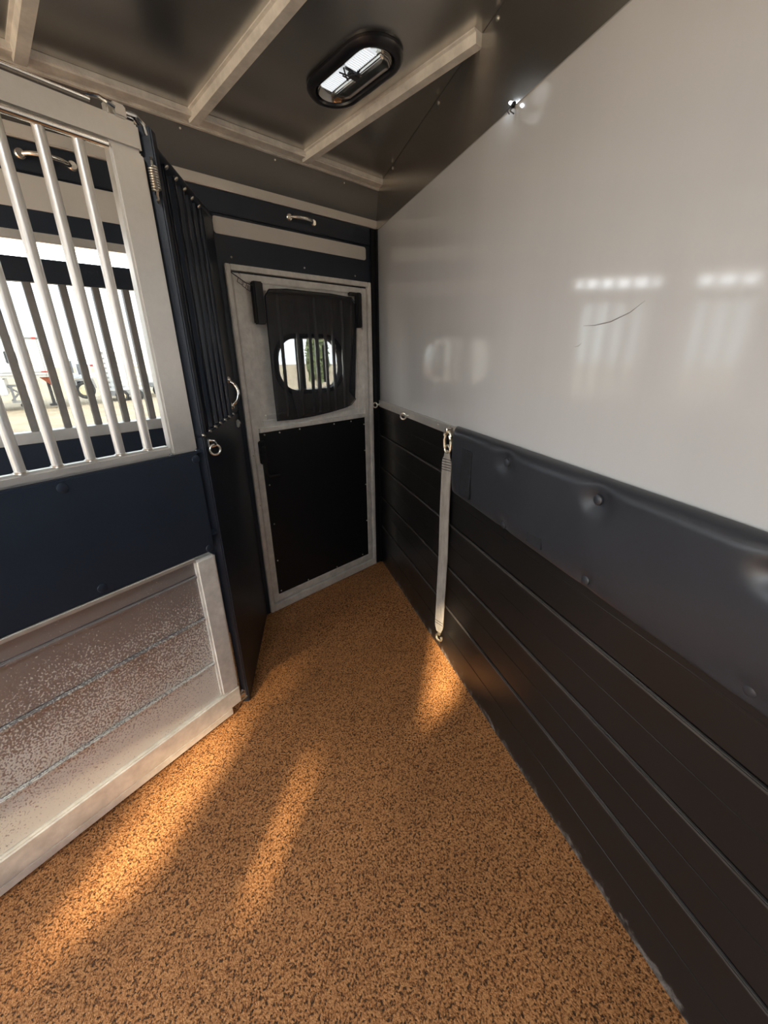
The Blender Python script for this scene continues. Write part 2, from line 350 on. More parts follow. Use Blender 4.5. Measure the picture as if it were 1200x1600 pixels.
part('scuff_mark', wall_right, MB().tube([(-1.610, 0, 1.394), (-1.622, 0, 1.396), (-1.630, 0, 1.402)], [.0004, .0009, .0004], 6), 'scuff')
part('corner_bead', wall_right, MB().tube([(-.004, .006, .004), (-.004, .006, 1.985)], .004, 8), 'silver')
part('corner_bead', wall_right, MB().tube([(-.004, .010, 1.985), (-.006, .022, 2.165)], .007, 8), 'sheet')

holes = [(2.16, 2.46, 1.10, 1.62), (3.06, 3.19, 1.05, 1.36), (3.68, 4.05, 1.36, 1.74), (3.50, 4.50, 1.76, 1.84)]  # unseen openings placed to throw sun patches on floor and divider
wn = MB().grid_wall(uR - .05, REAR, 0, roof_z(DEPTH), holes, DEPTH, DEPTH + .05)
wall_near = solo('wall_near', FD, (2.8, DEPTH, 0), wn, 'navy', 'side wall behind the camera with made-up openings that shape the floor sunlight', 'wall', kind='structure', smooth=False)
part('upper_skin', wall_near, MB().grid_wall(uR + .02, REAR, 1.76, roof_z(DEPTH) - .01, holes[3:], DEPTH - .008, DEPTH), 'skin')
FREAR = FD @ Matrix(((0, 1, 0, REAR), (1, 0, 0, 0), (0, 0, 1, 0), (0, 0, 0, 1)))
re = MB().grid_wall(0, DEPTH, 0, ZR, [(.08, DEPTH - .08, -.01, 2.02)], 0, .05)
wall_rear = solo('wall_rear', FREAR, (1, 0, 0), re, 'skin', 'open rear end of the trailer with narrow posts and header', 'wall', kind='structure', smooth=False)

ce = MB(); t = ce.bm
foot = [(-.11, -.06), (uR - .06, DEPTH + .06), (REAR + .05, DEPTH + .06), (REAR + .05, -.06)]
ce.loft([[(x, y, roof_z(y)) for x, y in foot], [(x, y, roof_z(y) + .03) for x, y in foot]], True, True)
ceiling = solo('ceiling', FD, (2.3, 1.0, 0), ce, 'sheet', 'dull reflective aluminum roof sheets', 'ceiling', kind='structure', smooth=False)
for uc in (.497, .967, 1.440, 1.92, 2.40, 2.88, 3.36, 3.84, 4.32):
    d1 = min(DEPTH - .01, uc / .4509 * .8926 - .012) - .02
    b = MB(); lo = []
    for d in (.088, d1):
        z = roof_z(d); lo.append([(uc - .026, d, z), (uc - .026, d, z - .004), (uc - .018, d, z - .006), (uc - .015, d, z - .030), (uc + .015, d, z - .030), (uc + .018, d, z - .006), (uc + .026, d, z - .004), (uc + .026, d, z)])
    b.loft(lo, True, True)
    part('roof_beam', ceiling, b, 'worn_silver', smooth=False)
sc0 = part('rivet', wall_right, MB().disc((-.29, .004, 2.165), (0, 1, -.3), .006, .004, 8), 'zinc')
for s_, z_ in ((-.78, 2.188), (-1.15, 2.205), (-.02, 1.998), (-.02, 2.15)): again(sc0, s_ + .29, 0, z_ - 2.165)
sc1 = part('rivet', wall_far, MB().disc((.62, .045, 2.135), (0, 1, -.3), .004, .004, 8), 'zinc')
for u_ in (.25, 1.0, 1.4): again(sc1, u_ - .62)

# outdoor ground
g = MB().prism([(-60, -60), (60, -60), (60, 70), (-60, 70)], 'z', -.60, -.45)
solo('ground', FW, (0, 0, -.45), g, 'gravel', 'pale sunlit gravel yard outside the trailer', 'ground', kind='structure', smooth=False)

# ------------------------------------------------------------------ window_1 : barred opening beyond the divider
win = thing('window_1', FD, (1.5, 0, 1.12), 'barred feed window opening in the navy side wall', 'window', kind='structure')
x0, x1, z0, z1 = W1
f = MB().box(x0 + .001, x1 - .001, -.055, .008, z0 - .016, z0 + .022, .003).box(x0 + .001, x1 - .001, -.055, .004, z1 - .028, z1 - .001, .003)
f.box(x0 + .001, x0 + .022, -.055, .004, z0 + .02, z1 - .03, .003).box(x1 - .022, x1 - .001, -.055, .004, z0 + .02, z1 - .03, .003)
part('window_frame', win, f, 'silver')
part('header_bar', win, MB().box(x0 + .024, x1 - .024, -.045, -.005, 1.612, 1.682, .004), 'navy')
part('pane', win, MB().box(x0 + .02, x1 - .02, -.052, -.048, z0 + .022, 1.612), 'tinted', smooth=False)
wb = part('window_bar', win, MB().box(1.069, 1.091, -.040, -.012, z0 + .02, 1.615, .003), 'dull_bar')
for i in range(1, 9): again(wb, .0955 * i)

# ------------------------------------------------------------------ door_1 : escape door with drop-down window
door = thing('door_1', FD, (.47, 0, 0), 'black escape door with silver frame and small barred oval window', 'door', kind='structure')
def ringbox(mb, x0, x1, z0, z1, w, y0, y1, bev=.003, wb=None, wt=None):
    wb = wb or w; wt = wt or w
    mb.box(x0, x0 + w, y0, y1, z0, z1, bev).box(x1 - w, x1, y0, y1, z0, z1, bev)
    mb.box(x0 + w, x1 - w, y0, y1, z0, z0 + wb, bev).box(x0 + w, x1 - w, y0, y1, z1 - wt, z1, bev); return mb
part('door_frame', door, ringbox(MB(), .060, .886, .003, 1.738, .022, -.04, .016, .003, wb=.045), 'worn_silver')
part('door_leaf_frame', door, ringbox(MB(), .089, .857, .054, 1.708, .035, -.035, .006, .003, wb=.042, wt=.030), 'worn_silver')
part('weather_seal', door, ringbox(MB(), .080, .866, .046, 1.718, .012, -.038, -.008, .001), 'rubber')
part('door_liner', door, MB().box(.126, .820, -.02, .006, .098, 1.022, .0015, 1), 'black')
part('window_sill', door, MB().box(.126, .820, -.034, .012, 1.022, 1.044, .002, 1).box(.126, .820, -.034, -.02, 1.044, 1.075, .002, 1), 'worn_silver')
wfm = ringbox(MB(), .114, .832, 1.034, 1.690, .042, -.034, -.004, .004)
ringbox(wfm, .146, .800, 1.064, 1.656, .036, -.038, -.016, .004)
part('window_frame', door, wfm, 'worn_silver')
# drop-down panel with oval hole
def stadium_rect(cx, cz, w, h, r, n=8):
    return [(cx + sx * (w / 2 - r) + r * math.cos(R_(a + 90 * i / n)), cz + sz * (h / 2 - r) + r * math.sin(R_(a + 90 * i / n))) for sx, sz, a in ((1, -1, -90), (1, 1, 0), (-1, 1, 90), (-1, -1, 180)) for i in range(n + 1)]
ov = stadium_rect(.463, 1.330, .392, .250, .105)
def rect_match(cx, cz, w, h, n):
    out = []
    for x, z in ov:
        dx, dz = x - cx, z - cz
        s = min((w / 2) / abs(dx) if abs(dx) > 1e-6 else 9e9, (h / 2) / abs(dz) if abs(dz) > 1e-6 else 9e9)
        out.append((cx + dx * s, cz + dz * s))
    return out
rc = rect_match(.473, 1.360, .60, .55, 9)
pn = MB().loft([[(x, -.028, z) for x, z in rc], [(x, -.028, z) for x, z in ov], [(x, -.062, z) for x, z in ov], [(x, -.062, z) for x, z in rc], [(x, -.028, z) for x, z in rc]])
bmesh.ops.remove_doubles(pn.bm, verts=pn.bm.verts, dist=1e-5)
wp = part('window_liner', door, pn, 'worn_silver', smooth=False)
def scaled(k): return [(.463 + (x - .463) * (1 + k / .196), 1.330 + (z - 1.330) * (1 + k / .125)) for x, z in ov]
tr_ = MB().loft([[(x, y, z) for x, z in scaled(k)] for k, y in ((.022, -.028), (.020, -.018), (.010, -.014), (.0, -.018), (-.003, -.05))])
part('oval_trim', door, tr_, 'rubber')
part('pane', door, MB().prism(scaled(.001), 'y', -.056, -.053), 'pane', smooth=False)
db = part('window_bar', door, MB().tube([(.640, -.004, 1.085), (.640, -.004, 1.640)], .009, 8), 'silver')
for dx in (.092, .165, .262, .312): again(db, -dx)
lb = part('window_bar', door, MB().tube([(.436, -.002, 1.085), (.436, -.002, 1.640)], .011, 10), 'silver')
lb2 = again(lb, -.175)
# slider meeting stile of the oval window
part('meeting_stile', door, MB().box(.487, .535, -.060, -.048, 1.206, 1.454, .003), 'black_plain')
part('slider_latch', door, MB().box(.350, .372, -.050, -.036, 1.235, 1.425, .003), 'black_plain')
cb = part('corner_block', door, MB().box(.728, .775, -.004, .030, 1.510, 1.682, .005), 'black_plain')
part('corner_block', door, MB().box(.142, .172, -.004, .030, 1.510, 1.682, .005).box(.172, .215, -.004, .020, 1.665, 1.682, .003), 'black_plain')
ds = part('screw', door, MB().disc((.48, .0, 1.765), (0, 1, 0), .0045, .004, 8), 'zinc')
for x_, z_, y_ in ((.846, 1.765, 0), (.161, 1.762, 0), (.589, 1.012, .006), (.36, 1.010, .006), (.235, 1.010, .006), (.795, 1.010, .006), (.800, .75, .006), (.800, .53, .006), (.806, .31, .006), (.806, .115, .006), (.62, .107, .006), (.40, .107, .006), (.18, .115, .006), (.134, .35, .006), (.134, .6, .006), (.134, .82, .006), (.134, .98, .006), (.87, .66, .016), (.87, .92, .016), (.71, 1.010, .006)):
    again(ds, x_ - .48, y_, z_ - 1.765)
la = part('latch', door, MB().box(.800, .838, .006, .022, .868, .985, .005).box(.806, .830, .02, .034, .90, .96, .005), 'black_plain')
part('latch_lever', la, MB().tube([(.815, .014, .875), (.812, .018, .815), (.800, .02, .800), (.742, .02, .796)], .007, 8), 'black_plain')
# wire tie at the upper left of the door
tie = MB()
tie.tube([(.862, .014, 1.705), (.835, .016, 1.69), (.805, .018, 1.672), (.775, .02, 1.665)], .0022, 6)
for i, (x_, z_) in enumerate(((.835, 1.69), (.812, 1.675), (.80, 1.668))):
    tie.tube([(x_, .018, z_), (x_ + .012, .026, z_ - .018), (x_ - .008, .028, z_ - .03), (x_ - .015, .022, z_ - .012)], .0015, 5)
solo('wire_tie', FD, (.82, .016, 1.68), tie, 'wire', 'thin twisted wire tie at the upper left corner of the escape door', 'wire')

# ------------------------------------------------------------------ black screen hung over the door window
cov = thing('window_screen', FD, (.46, .01, 1.07), 'black see-through cloth screen hung over the oval door window', 'screen')
out = [(.716, 1.628), (.693, 1.656), (.60, 1.664), (.488, 1.663), (.34, 1.663), (.205, 1.655), (.162, 1.612), (.178, 1.54), (.193, 1.47), (.218, 1.36), (.232, 1.271), (.240, 1.178), (.199, 1.134), (.235, 1.105), (.278, 1.094), (.39, 1.080), (.505, 1.071), (.62, 1.068), (.721, 1.071), (.722, 1.20), (.720, 1.364), (.718, 1.50)]
cb_ = bmesh.new(); vs_ = [cb_.verts.new((x, .0, z)) for x, z in out]; cb_.faces.new(vs_)
bmesh.ops.triangulate(cb_, faces=cb_.faces)
for _ in range(3): bmesh.ops.subdivide_edges(cb_, edges=cb_.edges[:], cuts=1, use_grid_fill=True)
barx = (.640, .548, .475, .436, .378, .328, .261)
for v in cb_.verts:
    e = sum(math.exp(-((v.co.x - b) / .012) ** 2) for b in barx)
    v.co.y = .012 + .005 * e + .004 * math.sin(v.co.x * 21 + v.co.z * 5) + .012 * max(0, (1.14 - v.co.z)) * math.sin(v.co.x * 30)
cmb = MB(); cmb.bm.free(); cmb.bm = cb_
cloth = part('cloth', cov, cmb, 'screen')
md = cloth.modifiers.new('thickness', 'SOLIDIFY'); md.thickness = .0012
hem = MB().tube([(x, .016, z) for x, z in out] + [(out[0][0], .016, out[0][1])], .0022, 6)
part('hem', cov, hem, 'screen_hem')
part('patch_strap', cov, MB().prism([(.625, 1.205), (.590, 1.207), (.565, 1.085), (.600, 1.075)], 'y', .018, .022), 'black_plain')

# ------------------------------------------------------------------ grab handles
def grab(mb, a, b, out_, r=.0065, n=10, y0=.010):
    """bow handle between a and b (x,z) standing out from the surface"""
    pts = []
    for i in range(n + 1):
        t_ = i / n; pts.append((a[0] + (b[0] - a[0]) * t_, y0 + out_ * math.sin(math.pi * t_) ** .6, a[1] + (b[1] - a[1]) * t_))
    return mb.tube(pts, [r * (1.25 if i in (0, n) else 1) for i in range(n + 1)], 10)
for xa, lab in ((.425, 'chrome bow handle on navy band above the escape door'), (1.360, 'chrome bow handle on navy band above barred window, behind the silver bars')):
    h = thing('grab_handle', FD, (xa, .010, 1.953), lab, 'handle', 'chrome bow handles on the navy band')
    part('grip', h, grab(MB(), (xa, 1.953), (xa + .118, 1.955), .034), 'chrome')
    for q in (xa - .006, xa + .124): part('foot', h, MB().disc((q, .010, 1.954), (0, 1, 0), .016, .008, 14, .7), 'chrome')

# ------------------------------------------------------------------ dark fixed partition (P)
pt = thing('partition', FP, (.33, -.015, 0), 'dark navy barred partition standing between the silver divider and escape door', 'partition')
part('solid_panel', pt, MB().box(.004, .626, -.030, 0, .010, 1.140, .004), 'navy')
part('far_post', pt, MB().box(.004, .160, -.030, 0, 1.140, 1.890, .004), 'navy')
part('near_post', pt, MB().box(.590, .628, -.062, .003, 1.140, 1.925, .004), 'navy')
part('top_tube', pt, MB().tube([(.612, -.014, 1.905), (.585, -.014, 1.886), (.0, -.014, 1.893)], .017, 12), 'navy')
pb = part('bar', pt, MB().box(.535, .555, -.026, .001, 1.140, 1.880, .006, 3), 'navy_paint')
pf = part('bar_end_glint', pt, MB().disc((.545, .001, 1.144), (0, .7, .7), .008, .005, 10), 'zinc')  # zinc discs stand in for bright glints at the bar ends
ph = part('bar_end_glint', pt, MB().disc((.545, .004, 1.868), (0, .7, -.7), .007, .004, 10), 'zinc')
for i in range(1, 5):
    again(pb, -.0815 * i); again(pf, -.0815 * i); again(ph, -.0815 * i)
again(pf, .0815); again(pf, -.0815 * 5)
hd = part('grab_handle', pt, grab(MB(), (.132, 1.184), (.130, 1.278), .030, y0=.004), 'chrome', label='chrome bow handle')
for z_ in (1.178, 1.284): part('handle_foot', hd, MB().disc((.131, 0, z_), (0, 1, 0), .015, .008, 14, .7), 'chrome')
ey = part('tie_ring', pt, MB().box(.575, .605, 0, .008, 1.096, 1.126, .003).tube([(.59, .006, 1.120), (.59, .022, 1.118), (.59, .026, 1.109), (.59, .022, 1.101), (.59, .006, 1.099)], .0045, 8), 'chrome', label='chrome eye plate with a hanging ring')
part('ring', ey, MB().ring((.59, .020, 1.088), (.9, .5, 0), .017, .004, 20, 8), 'zinc')
part('catch', pt, MB().box(.075, .10, 0, .012, 1.078, 1.112, .004).disc((.087, .012, 1.098), (0, 1, 0), .008, .006, 10), 'zinc', label='small silver catch')

# coil spring hooked on its near post
SU, SYY = .642, -.004
sp = MB(); pts = []
for i in range(0, 9 * 12 + 1):
    a = 2 * math.pi * i / 12; pts.append((SU + .0095 * math.cos(a), SYY + .0095 * math.sin(a), 1.836 - .050 * i / 108))
sp.tube(pts, .0026, 6)
coil = thing('coil_spring', FP, (SU, SYY, 1.78), 'zinc coil spring beside the top corner of the silver barred divider', 'spring')
part('coil', coil, sp, 'zinc')
part('hook', coil, MB().tube([(SU, SYY, 1.836), (SU, SYY, 1.848), (SU - .006, SYY - .002, 1.856), (SU - .014, SYY - .004, 1.856), (SU - .020, SYY - .006, 1.850)], .003, 8), 'zinc')
part('hook', coil, MB().tube([(SU + .006, SYY + .004, 1.786), (SU, SYY, 1.776), (SU - .004, SYY, 1.768), (SU, SYY, 1.760), (SU + .006, SYY, 1.764)], .003, 8), 'zinc')

# ------------------------------------------------------------------ silver swing divider (V)
LV = 1.50
dv = thing('stall_divider', FV, (.75, -.018, 0), 'silver framed stall divider with upright bars over a navy mat and dusty planks', 'divider')
fr = MB().box(-.004, LV, -.036, 0, 1.872, 1.936, .008).box(-.004, .080, -.036, 0, 1.092, 1.872, .006).box(.080, LV, -.034, -.002, 1.092, 1.122, .007).box(LV - .075, LV, -.036, 0, 1.122, 1.872, .006)
part('barred_frame', dv, fr, 'silver')
part('frame_lip', dv, MB().tube([(.08, -.010, 1.870), (LV - .075, -.010, 1.870)], .010, 10), 'chrome')
vb = part('bar', dv, MB().tube([(.1425, -.018, 1.118), (.1425, -.018, 1.874)], .0125, 12), 'silver')
vw = part('weld', dv, MB().disc((.1425, -.018, 1.1215), (0, 0, 1), .017, .004, 12, .75), 'zinc')
for i in range(1, 17): again(vb, .0767 * i); again(vw, .0767 * i)
part('mat', dv, MB().box(.002, LV, -.030, .004, .732, 1.091, .004), 'navy')
vt = part('mat_bolt', dv, MB().disc((.383, .004, 1.068), (0, 1, 0), .014, .004, 14, .6), 'navy')
for x_, z_ in ((.012, 1.066), (.364, .757), (.022, .745), (.75, 1.068), (.74, .757)): again(vt, x_ - .383, 0, z_ - 1.068)
part('mat_trim', dv, MB().box(.080, LV, -.030, .006, .716, .731, .003), 'silver')
for z0, z1 in ((.100, .272), (.276, .480), (.484, .658), (.660, .716)):
    p = MB().box(.080, LV - .05, -.030, -.010, z0, z1, .0015, 1)
    if z1 < .70: p.box(.080, LV - .05, -.012, -.003, z1 - .012, z1, .003, 2)
    part('plank', dv, p, 'splash')
part('lower_post', dv, MB().box(.004, .082, -.036, .004, .098, .716, .008), 'worn_silver')
part('bottom_tube', dv, MB().box(.004, LV, -.038, .004, .012, .098, .006).box(.05, LV, -.036, .002, -.020, .012, .003), 'worn_silver')
part('far_end_post', dv, MB().box(LV - .05, LV, -.036, .004, .098, .716, .006), 'worn_silver')
rod = part('latch_rod', dv, MB().tube([(.10, -.012, 1.948), (LV, -.012, 1.948)], .006, 10), 'chrome', label='chrome sliding latch rod along the top')
lt = part('top_latch', dv, MB().box(.020, .052, -.030, -.002, 1.934, 1.962, .004).box(.060, .066, -.028, -.004, 1.934, 1.958, .002), 'silver')
part('latch_finger', lt, MB().tube([(.105, -.012, 1.956), (.080, -.004, 1.958), (.068, .004, 1.950), (.052, .006, 1.944)], .005, 8), 'chrome')
part('hinge_loop', lt, MB().tube([(.018, -.014, 1.952), (-.006, -.012, 1.952), (-.022, -.010, 1.938), (-.026, -.010, 1.918)], .006, 8).tube([(.018, -.026, 1.952), (-.008, -.026, 1.950), (-.022, -.024, 1.934)], .005, 8), 'chrome')
fc = MB().box(-.030, .006, -.024, -.004, .004, .012, .002).box(-.022, .004, -.022, -.008, .012, .034, .003).tube([(-.022, -.014, .008), (-.026, -.014, .034), (-.014, -.014, .046), (-.004, -.014, .040)], .005, 8)
part('foot_latch', dv, fc, 'zinc')
part('edge_tab', dv, MB().box(-.022, .004, -.02, .002, .785, .800, .003), 'navy')
part('edge_tab', dv, MB().box(-.016, .006, -.02, .002, 1.084, 1.092, .002), 'navy')

# ------------------------------------------------------------------ tie rail, strap, pad on the slanted wall
tr2 = thing('tie_rail', FR, (-.52, 0, 1.095), 'silver flat rail with rings between grey skin and black planks', 'rail')
part('flat_bar', tr2, MB().box(-1.035, -.03, 0, .010, 1.076, 1.114, .002), 'silver')
for s_ in (.040, .53):
    e_ = part('eye', tr2, MB().tube([(-s_, .008, 1.088), (-s_, .026, 1.088)], .005, 8), 'zinc')
    part('ring', e_, MB().ring((-s_, .036, 1.086), (.8, -.6, 0), .014, .0038, 18, 8), 'zinc')
rs = part('screw', tr2, MB().disc((-.885, .010, 1.098), (0, 1, 0), .005, .003, 8), 'zinc'); again(rs, .56)

# strap hangs facing into the stall
SX, SY = -1.028, .030
FS = FR @ Matrix.Translation((SX, SY, 0)) @ Matrix.Rotation(R_(22), 4, 'Z')
st = thing('hanging_strap', FS, (0, 0, .09), 'frayed grey webbing strap with metal snaps hanging from the tie rail', 'strap')
loops = []
prof = [(1.022, .011), (1.000, .015), (.975, .0245), (.80, .025), (.55, .0255), (.30, .025), (.185, .0245), (.170, .022), (.145, .013)]
for z_, w_ in prof:
    y_ = .003 * math.sin(z_ * 9)
    loops.append([(-w_, y_ - .002, z_), (w_, y_ - .002, z_), (w_, y_ + .002, z_), (-w_, y_ + .002, z_)])
part('webbing', st, MB().loft(loops, True, True), 'webbing')
sti = part('stitching', st, MB().tube([(-.024, .0045, .985), (.024, .0045, .985)], .0014, 6), 'wire')
for dz in (-.011, -.022, -.033, -.044, -.780, -.793): again(sti, 0, 0, dz)
up_s = part('top_snap', st, MB().ring((0, 0, 1.026), (0, 1, 0), .014, .0055, 16, 8).tube([(-.016, 0, 1.030), (-.017, .002, 1.062), (-.010, .004, 1.082)], [.006, .0075, .006], 8).tube([(.016, 0, 1.030), (.017, .002, 1.062), (.010, .004, 1.082)], [.006, .0065, .005], 8).ring((0, .004, 1.078), (0, 1, 0), .017, .0055, 10, 8, a0=-1.6, a1=1.6), 'brass')
part('trigger', up_s, MB().tube([(-.016, .006, 1.066), (-.026, .010, 1.060), (-.026, .010, 1.050)], .004, 8), 'brass')
part('bolt_eye', st, MB().ring((.004, -.004, 1.100), (1, .2, 0), .013, .005, 16, 8).tube([(.004, -.012, 1.100), (.004, -.03, 1.098)], .006, 8).tube([(-.02, .004, 1.108), (.012, .004, 1.104)], .006, 10), 'zinc')
part('bottom_snap', st, MB().tube([(0, 0, .148), (0, .0, .128)], [.008, .007], 8).ring((0, 0, .112), (0, 1, 0), .017, .0055, 16, 8, a0=-.2, a1=5.3), 'brass')

# padded mat
pad = thing('padded_mat', FR, (-1.70, 0, .83), 'black padded vinyl mat with sunken buttons on the slanted wall', 'pad')
btn = [(1.430, 1.070), (1.790, 1.072), (2.15, 1.072), (1.440, .868), (1.795, .866), (2.16, .866)]
pm = MB(); NX, NZ = 200, 56; s0, s1 = 1.060, sR - .004; zt = 1.120
gridv = []
def zb(s): return .862 - .030 * (s - s0) / (s1 - s0)
for i in range(NX + 1):
    s_ = s0 + (s1 - s0) * i / NX; row = []
    for j in range(NZ + 1):
        t_ = j / NZ; z_ = zb(s_) + (zt - zb(s_)) * t_
        d_top = (zt - z_); d_bot = z_ - zb(s_); d_side = s_ - s0
        def edge(d, w): return 1.0 if d >= w else math.sqrt(max(0, 1 - (1 - d / w) ** 2))
        h_ = .012 + .030 * edge(d_top, .035) * edge(d_side, .04) * (.35 + .65 * edge(d_bot, .16))
        h_ += .004 * math.sin(s_ * 9) * edge(d_top, .1) * edge(d_bot, .1)
        for k_, (bs, bz) in enumerate(btn):
            dd = math.hypot(s_ - bs, (z_ - bz) * 1.2); a_ = .017 if k_ < 3 else .007
            h_ -= a_ * math.exp(-(dd / (.038 if k_ < 3 else .028)) ** 2)
        row.append(pm.bm.verts.new((-s_, max(.008, h_), z_)))
    gridv.append(row)
for i in range(NX):
    for j in range(NZ): pm.bm.faces.new((gridv[i][j], gridv[i + 1][j], gridv[i + 1][j + 1], gridv[i][j + 1]))
bd = [gridv[i][0] for i in range(NX + 1)] + [gridv[NX][j] for j in range(1, NZ + 1)] + [gridv[i][NZ] for i in range(NX - 1, -1, -1)] + [gridv[0][j] for j in range(NZ - 1, 0, -1)]
bk = [pm.bm.verts.new((v.co.x, .0048, v.co.z)) for v in bd]
for i in range(len(bd)): pm.bm.faces.new((bd[i], bd[(i + 1) % len(bd)], bk[(i + 1) % len(bd)], bk[i]))
part('cushion', pad, pm, 'vinyl')
for k_, (bs, bz) in enumerate(btn):
    y_ = .028 if k_ < 3 else .024
    part('button', pad, MB().disc((-bs, y_, bz), (0, 1, 0), .013, .007, 16, .55), 'vinyl')
part('hook_tape', pad, MB().box(-1.235, -1.165, .0365, .0425, .885, 1.06, .001, 1), 'tape', label='flat black strip of hook tape')
part('hook_tape', pad, MB().box(-1.64, -1.575, .0345, .0405, .875, .925, .001, 1), 'tape', label='small rough black patch')

# ------------------------------------------------------------------ roof light
th_ = math.atan(SLOPE)
def stad(r, half, h, n=14):
    return [(r * math.cos(R_(-180 + 180 * i / n)), -half + r * math.sin(R_(-180 + 180 * i / n)), h) for i in range(n + 1)] + [(r * math.cos(R_(180 * i / n)), half + r * math.sin(R_(180 * i / n)), h) for i in range(n + 1)]
def roof_light(lu, ld, label, watts):
    FL = FD @ Matrix.Translation((lu, ld, roof_z(ld))) @ Matrix.Rotation(th_, 4, 'X')
    cl = thing('ceiling_light', FL, (0, 0, 0), label, 'light')
    HB = .085
    part('bezel', cl, MB().loft([stad(r, HB, h) for r, h in ((.094, -.0005), (.095, -.008), (.089, -.017), (.079, -.021), (.070, -.019), (.066, -.012), (.067, -.004))]), 'rubber')
    part('reflector', cl, MB().loft([stad(r, HB, h) for r, h in ((.0655, -.004), (.060, -.014), (.050, -.006), (.03, -.003))], False, True), 'chrome')
    for y0, y1 in ((-.105, -.012), (.018, .112)):
        L_ = MB().box(.002, .048, y0, y1, -.0075, -.0045, .001)
        n_ = 12
        for i in range(n_):
            yy = y0 + (y1 - y0) * (i + .5) / n_; L_.tube([(.004, yy, -.0085), (.046, yy, -.0085)], .0026, 6)
        part('ribbed_lens', cl, L_, 'lens')
    part('lens_bar', cl, MB().box(-.020, -.004, -.12, -.005, -.016, -.005, .003).box(-.020, -.004, .02, .12, -.016, -.005, .003), 'chrome')
    part('socket', cl, MB().box(-.018, .02, -.008, .018, -.018, -.004, .004), 'wire')
    w_ = MB()
    for a_, b_ in (((.046, -.012), (.0, .02)), ((.048, .012), (.004, -.02)), ((.03, -.016), (.0, .002))): w_.tube([(a_[0], a_[1], -.012), ((a_[0] + b_[0]) / 2, (a_[1] + b_[1]) / 2, -.019), (b_[0], b_[1], -.014)], .0022, 6)
    part('wires', cl, w_, 'wire')
    if not watts: return
    a = bpy.data.lights.new('fill_lamp', 'AREA'); a.shape = 'RECTANGLE'; a.size = .09; a.size_y = .26; a.energy = watts; a.color = (.95, .98, 1.0)  # fill lamp, used only by the unseen added fixture
    ao = bpy.data.objects.new('fill_lamp', a); COL.objects.link(ao); ao.parent = cl; ao.location = (0, 0, -.032)
roof_light(.668, .605, 'oval roof light with black rubber bezel and ribbed lens', 0)
roof_light(2.15, 1.45, 'unseen oval roof light added above the camera as fill', 10.0)  # second fixture, added out of view to brighten the stall

# glowing spot with a point light at the seam of wall and roof strip
ml = thing('seam_spot', FR, (-1.262, .004, 1.982), 'tiny white glowing spot with loose wires at the seam above the grey skin', 'light')
part('spot_base', ml, MB().disc((-1.262, .004, 1.982), (0, 1, 0), .007, .006, 10), 'black_plain')
part('glow_dot', ml, MB().disc((-1.252, .006, 1.990), (0, 1, 0), .004, .006, 10), mat('spot_glow', (.9, .95, 1), .3, emit=(.85, .93, 1.0), es=6))
part('wires', ml, MB().tube([(-1.262, .010, 1.982), (-1.270, .016, 1.974), (-1.266, .014, 1.966), (-1.276, .010, 1.958)], .0016, 6).tube([(-1.262, .010, 1.982), (-1.254, .018, 1.972), (-1.258, .012, 1.964)], .0016, 6), 'wire')
lp = bpy.data.lights.new('marker_lamp', 'POINT'); lp.energy = .05; lp.shadow_soft_size = .004; lp.color = (.85, .93, 1)  # point light that makes the glow around the seam spot
lpo = bpy.data.objects.new('marker_lamp', lp); COL.objects.link(lpo); lpo.parent = ml; lpo.location = (.020, .030, .012)

# ------------------------------------------------------------------ outside: parked trailers and greenery
az = R_(-38.48)
FE = frame(-12.05, 15.158, -.45, (math.cos(az), -math.sin(az)), (math.sin(az), math.cos(az)))
def wheel(root, x, y, z, r, w=.18):
    t_ = part('wheel', root, MB().ring((x, y, z), (0, 1, 0), r - w * .38, w * .42, 24, 10), 'tire')
    part('rim', t_, MB().disc((x, y - .0, z), (0, -1, 0), r * .66, .08, 20, .35), 'rim')
# white gooseneck trailer
gt = thing('gooseneck_trailer', FE, (-1.0, 0, 0), 'white gooseneck trailer with rusty neck brace parked across the yard', 'trailer')
part('body', gt, MB().box(-4.2, .42, 0, 2.2, 1.12, 2.48, .10, 3), 'trailer_white')
part('roof_edge', gt, MB().box(-4.22, .44, -.02, 2.22, 2.36, 2.42, .02), 'trailer_grey')
part('lower_body', gt, MB().box(-4.2, -1.02, .05, 2.15, .55, 1.12, .04), 'trailer_white')
wf_ = part('window_frame', gt, MB().prism(rounded(-.84, -.45, 1.55, 2.02, .06), 'y', -.03, .0), 'trailer_white')
part('window_pane', gt, MB().prism(rounded(-.80, -.49, 1.59, 1.98, .05), 'y', -.04, -.02), 'dark_glass')
part('stripe', gt, MB().box(-4.2, .42, -.008, .002, 1.27, 1.31, .002), 'trailer_grey')
rl = part('marker_lamp', gt, MB().box(-.74, -.44, -.02, .0, 1.28, 1.32, .01), 'red')
again(rl, .78); part('marker_lamp', gt, MB().box(.04, .16, -.03, .0, 2.36, 2.42, .01), 'red')
part('front_seam', gt, MB().box(.16, .18, -.006, .0, 1.15, 2.36, .002), 'trailer_grey')
part('neck_brace', gt, MB().prism([(-.06, 1.10), (.42, 1.10), (.46, .40), (.36, .38), (.30, .75)], 'y', .4, .55, .01), 'rust')
part('jack_leg', gt, MB().box(.10, .20, .5, .6, .10, 1.0, .01).box(.0, .36, .35, .75, .10, .17, .02), 'wire')
part('chassis', gt, MB().box(-1.0, -.45, .3, .4, .82, .90, .01).box(-1.0, -.42, .3, .4, .28, .36, .01).tube([(-1.0, .35, .85), (-.45, .35, .35)], .03, 8).tube([(-1.0, .35, .35), (-.5, .35, .85)], .03, 8).box(-.95, -.88, .3, .4, .3, .85, .01), 'trailer_grey')
part('coupler', gt, MB().box(-.80, -.50, .2, .5, .12, .26, .03), 'wire')
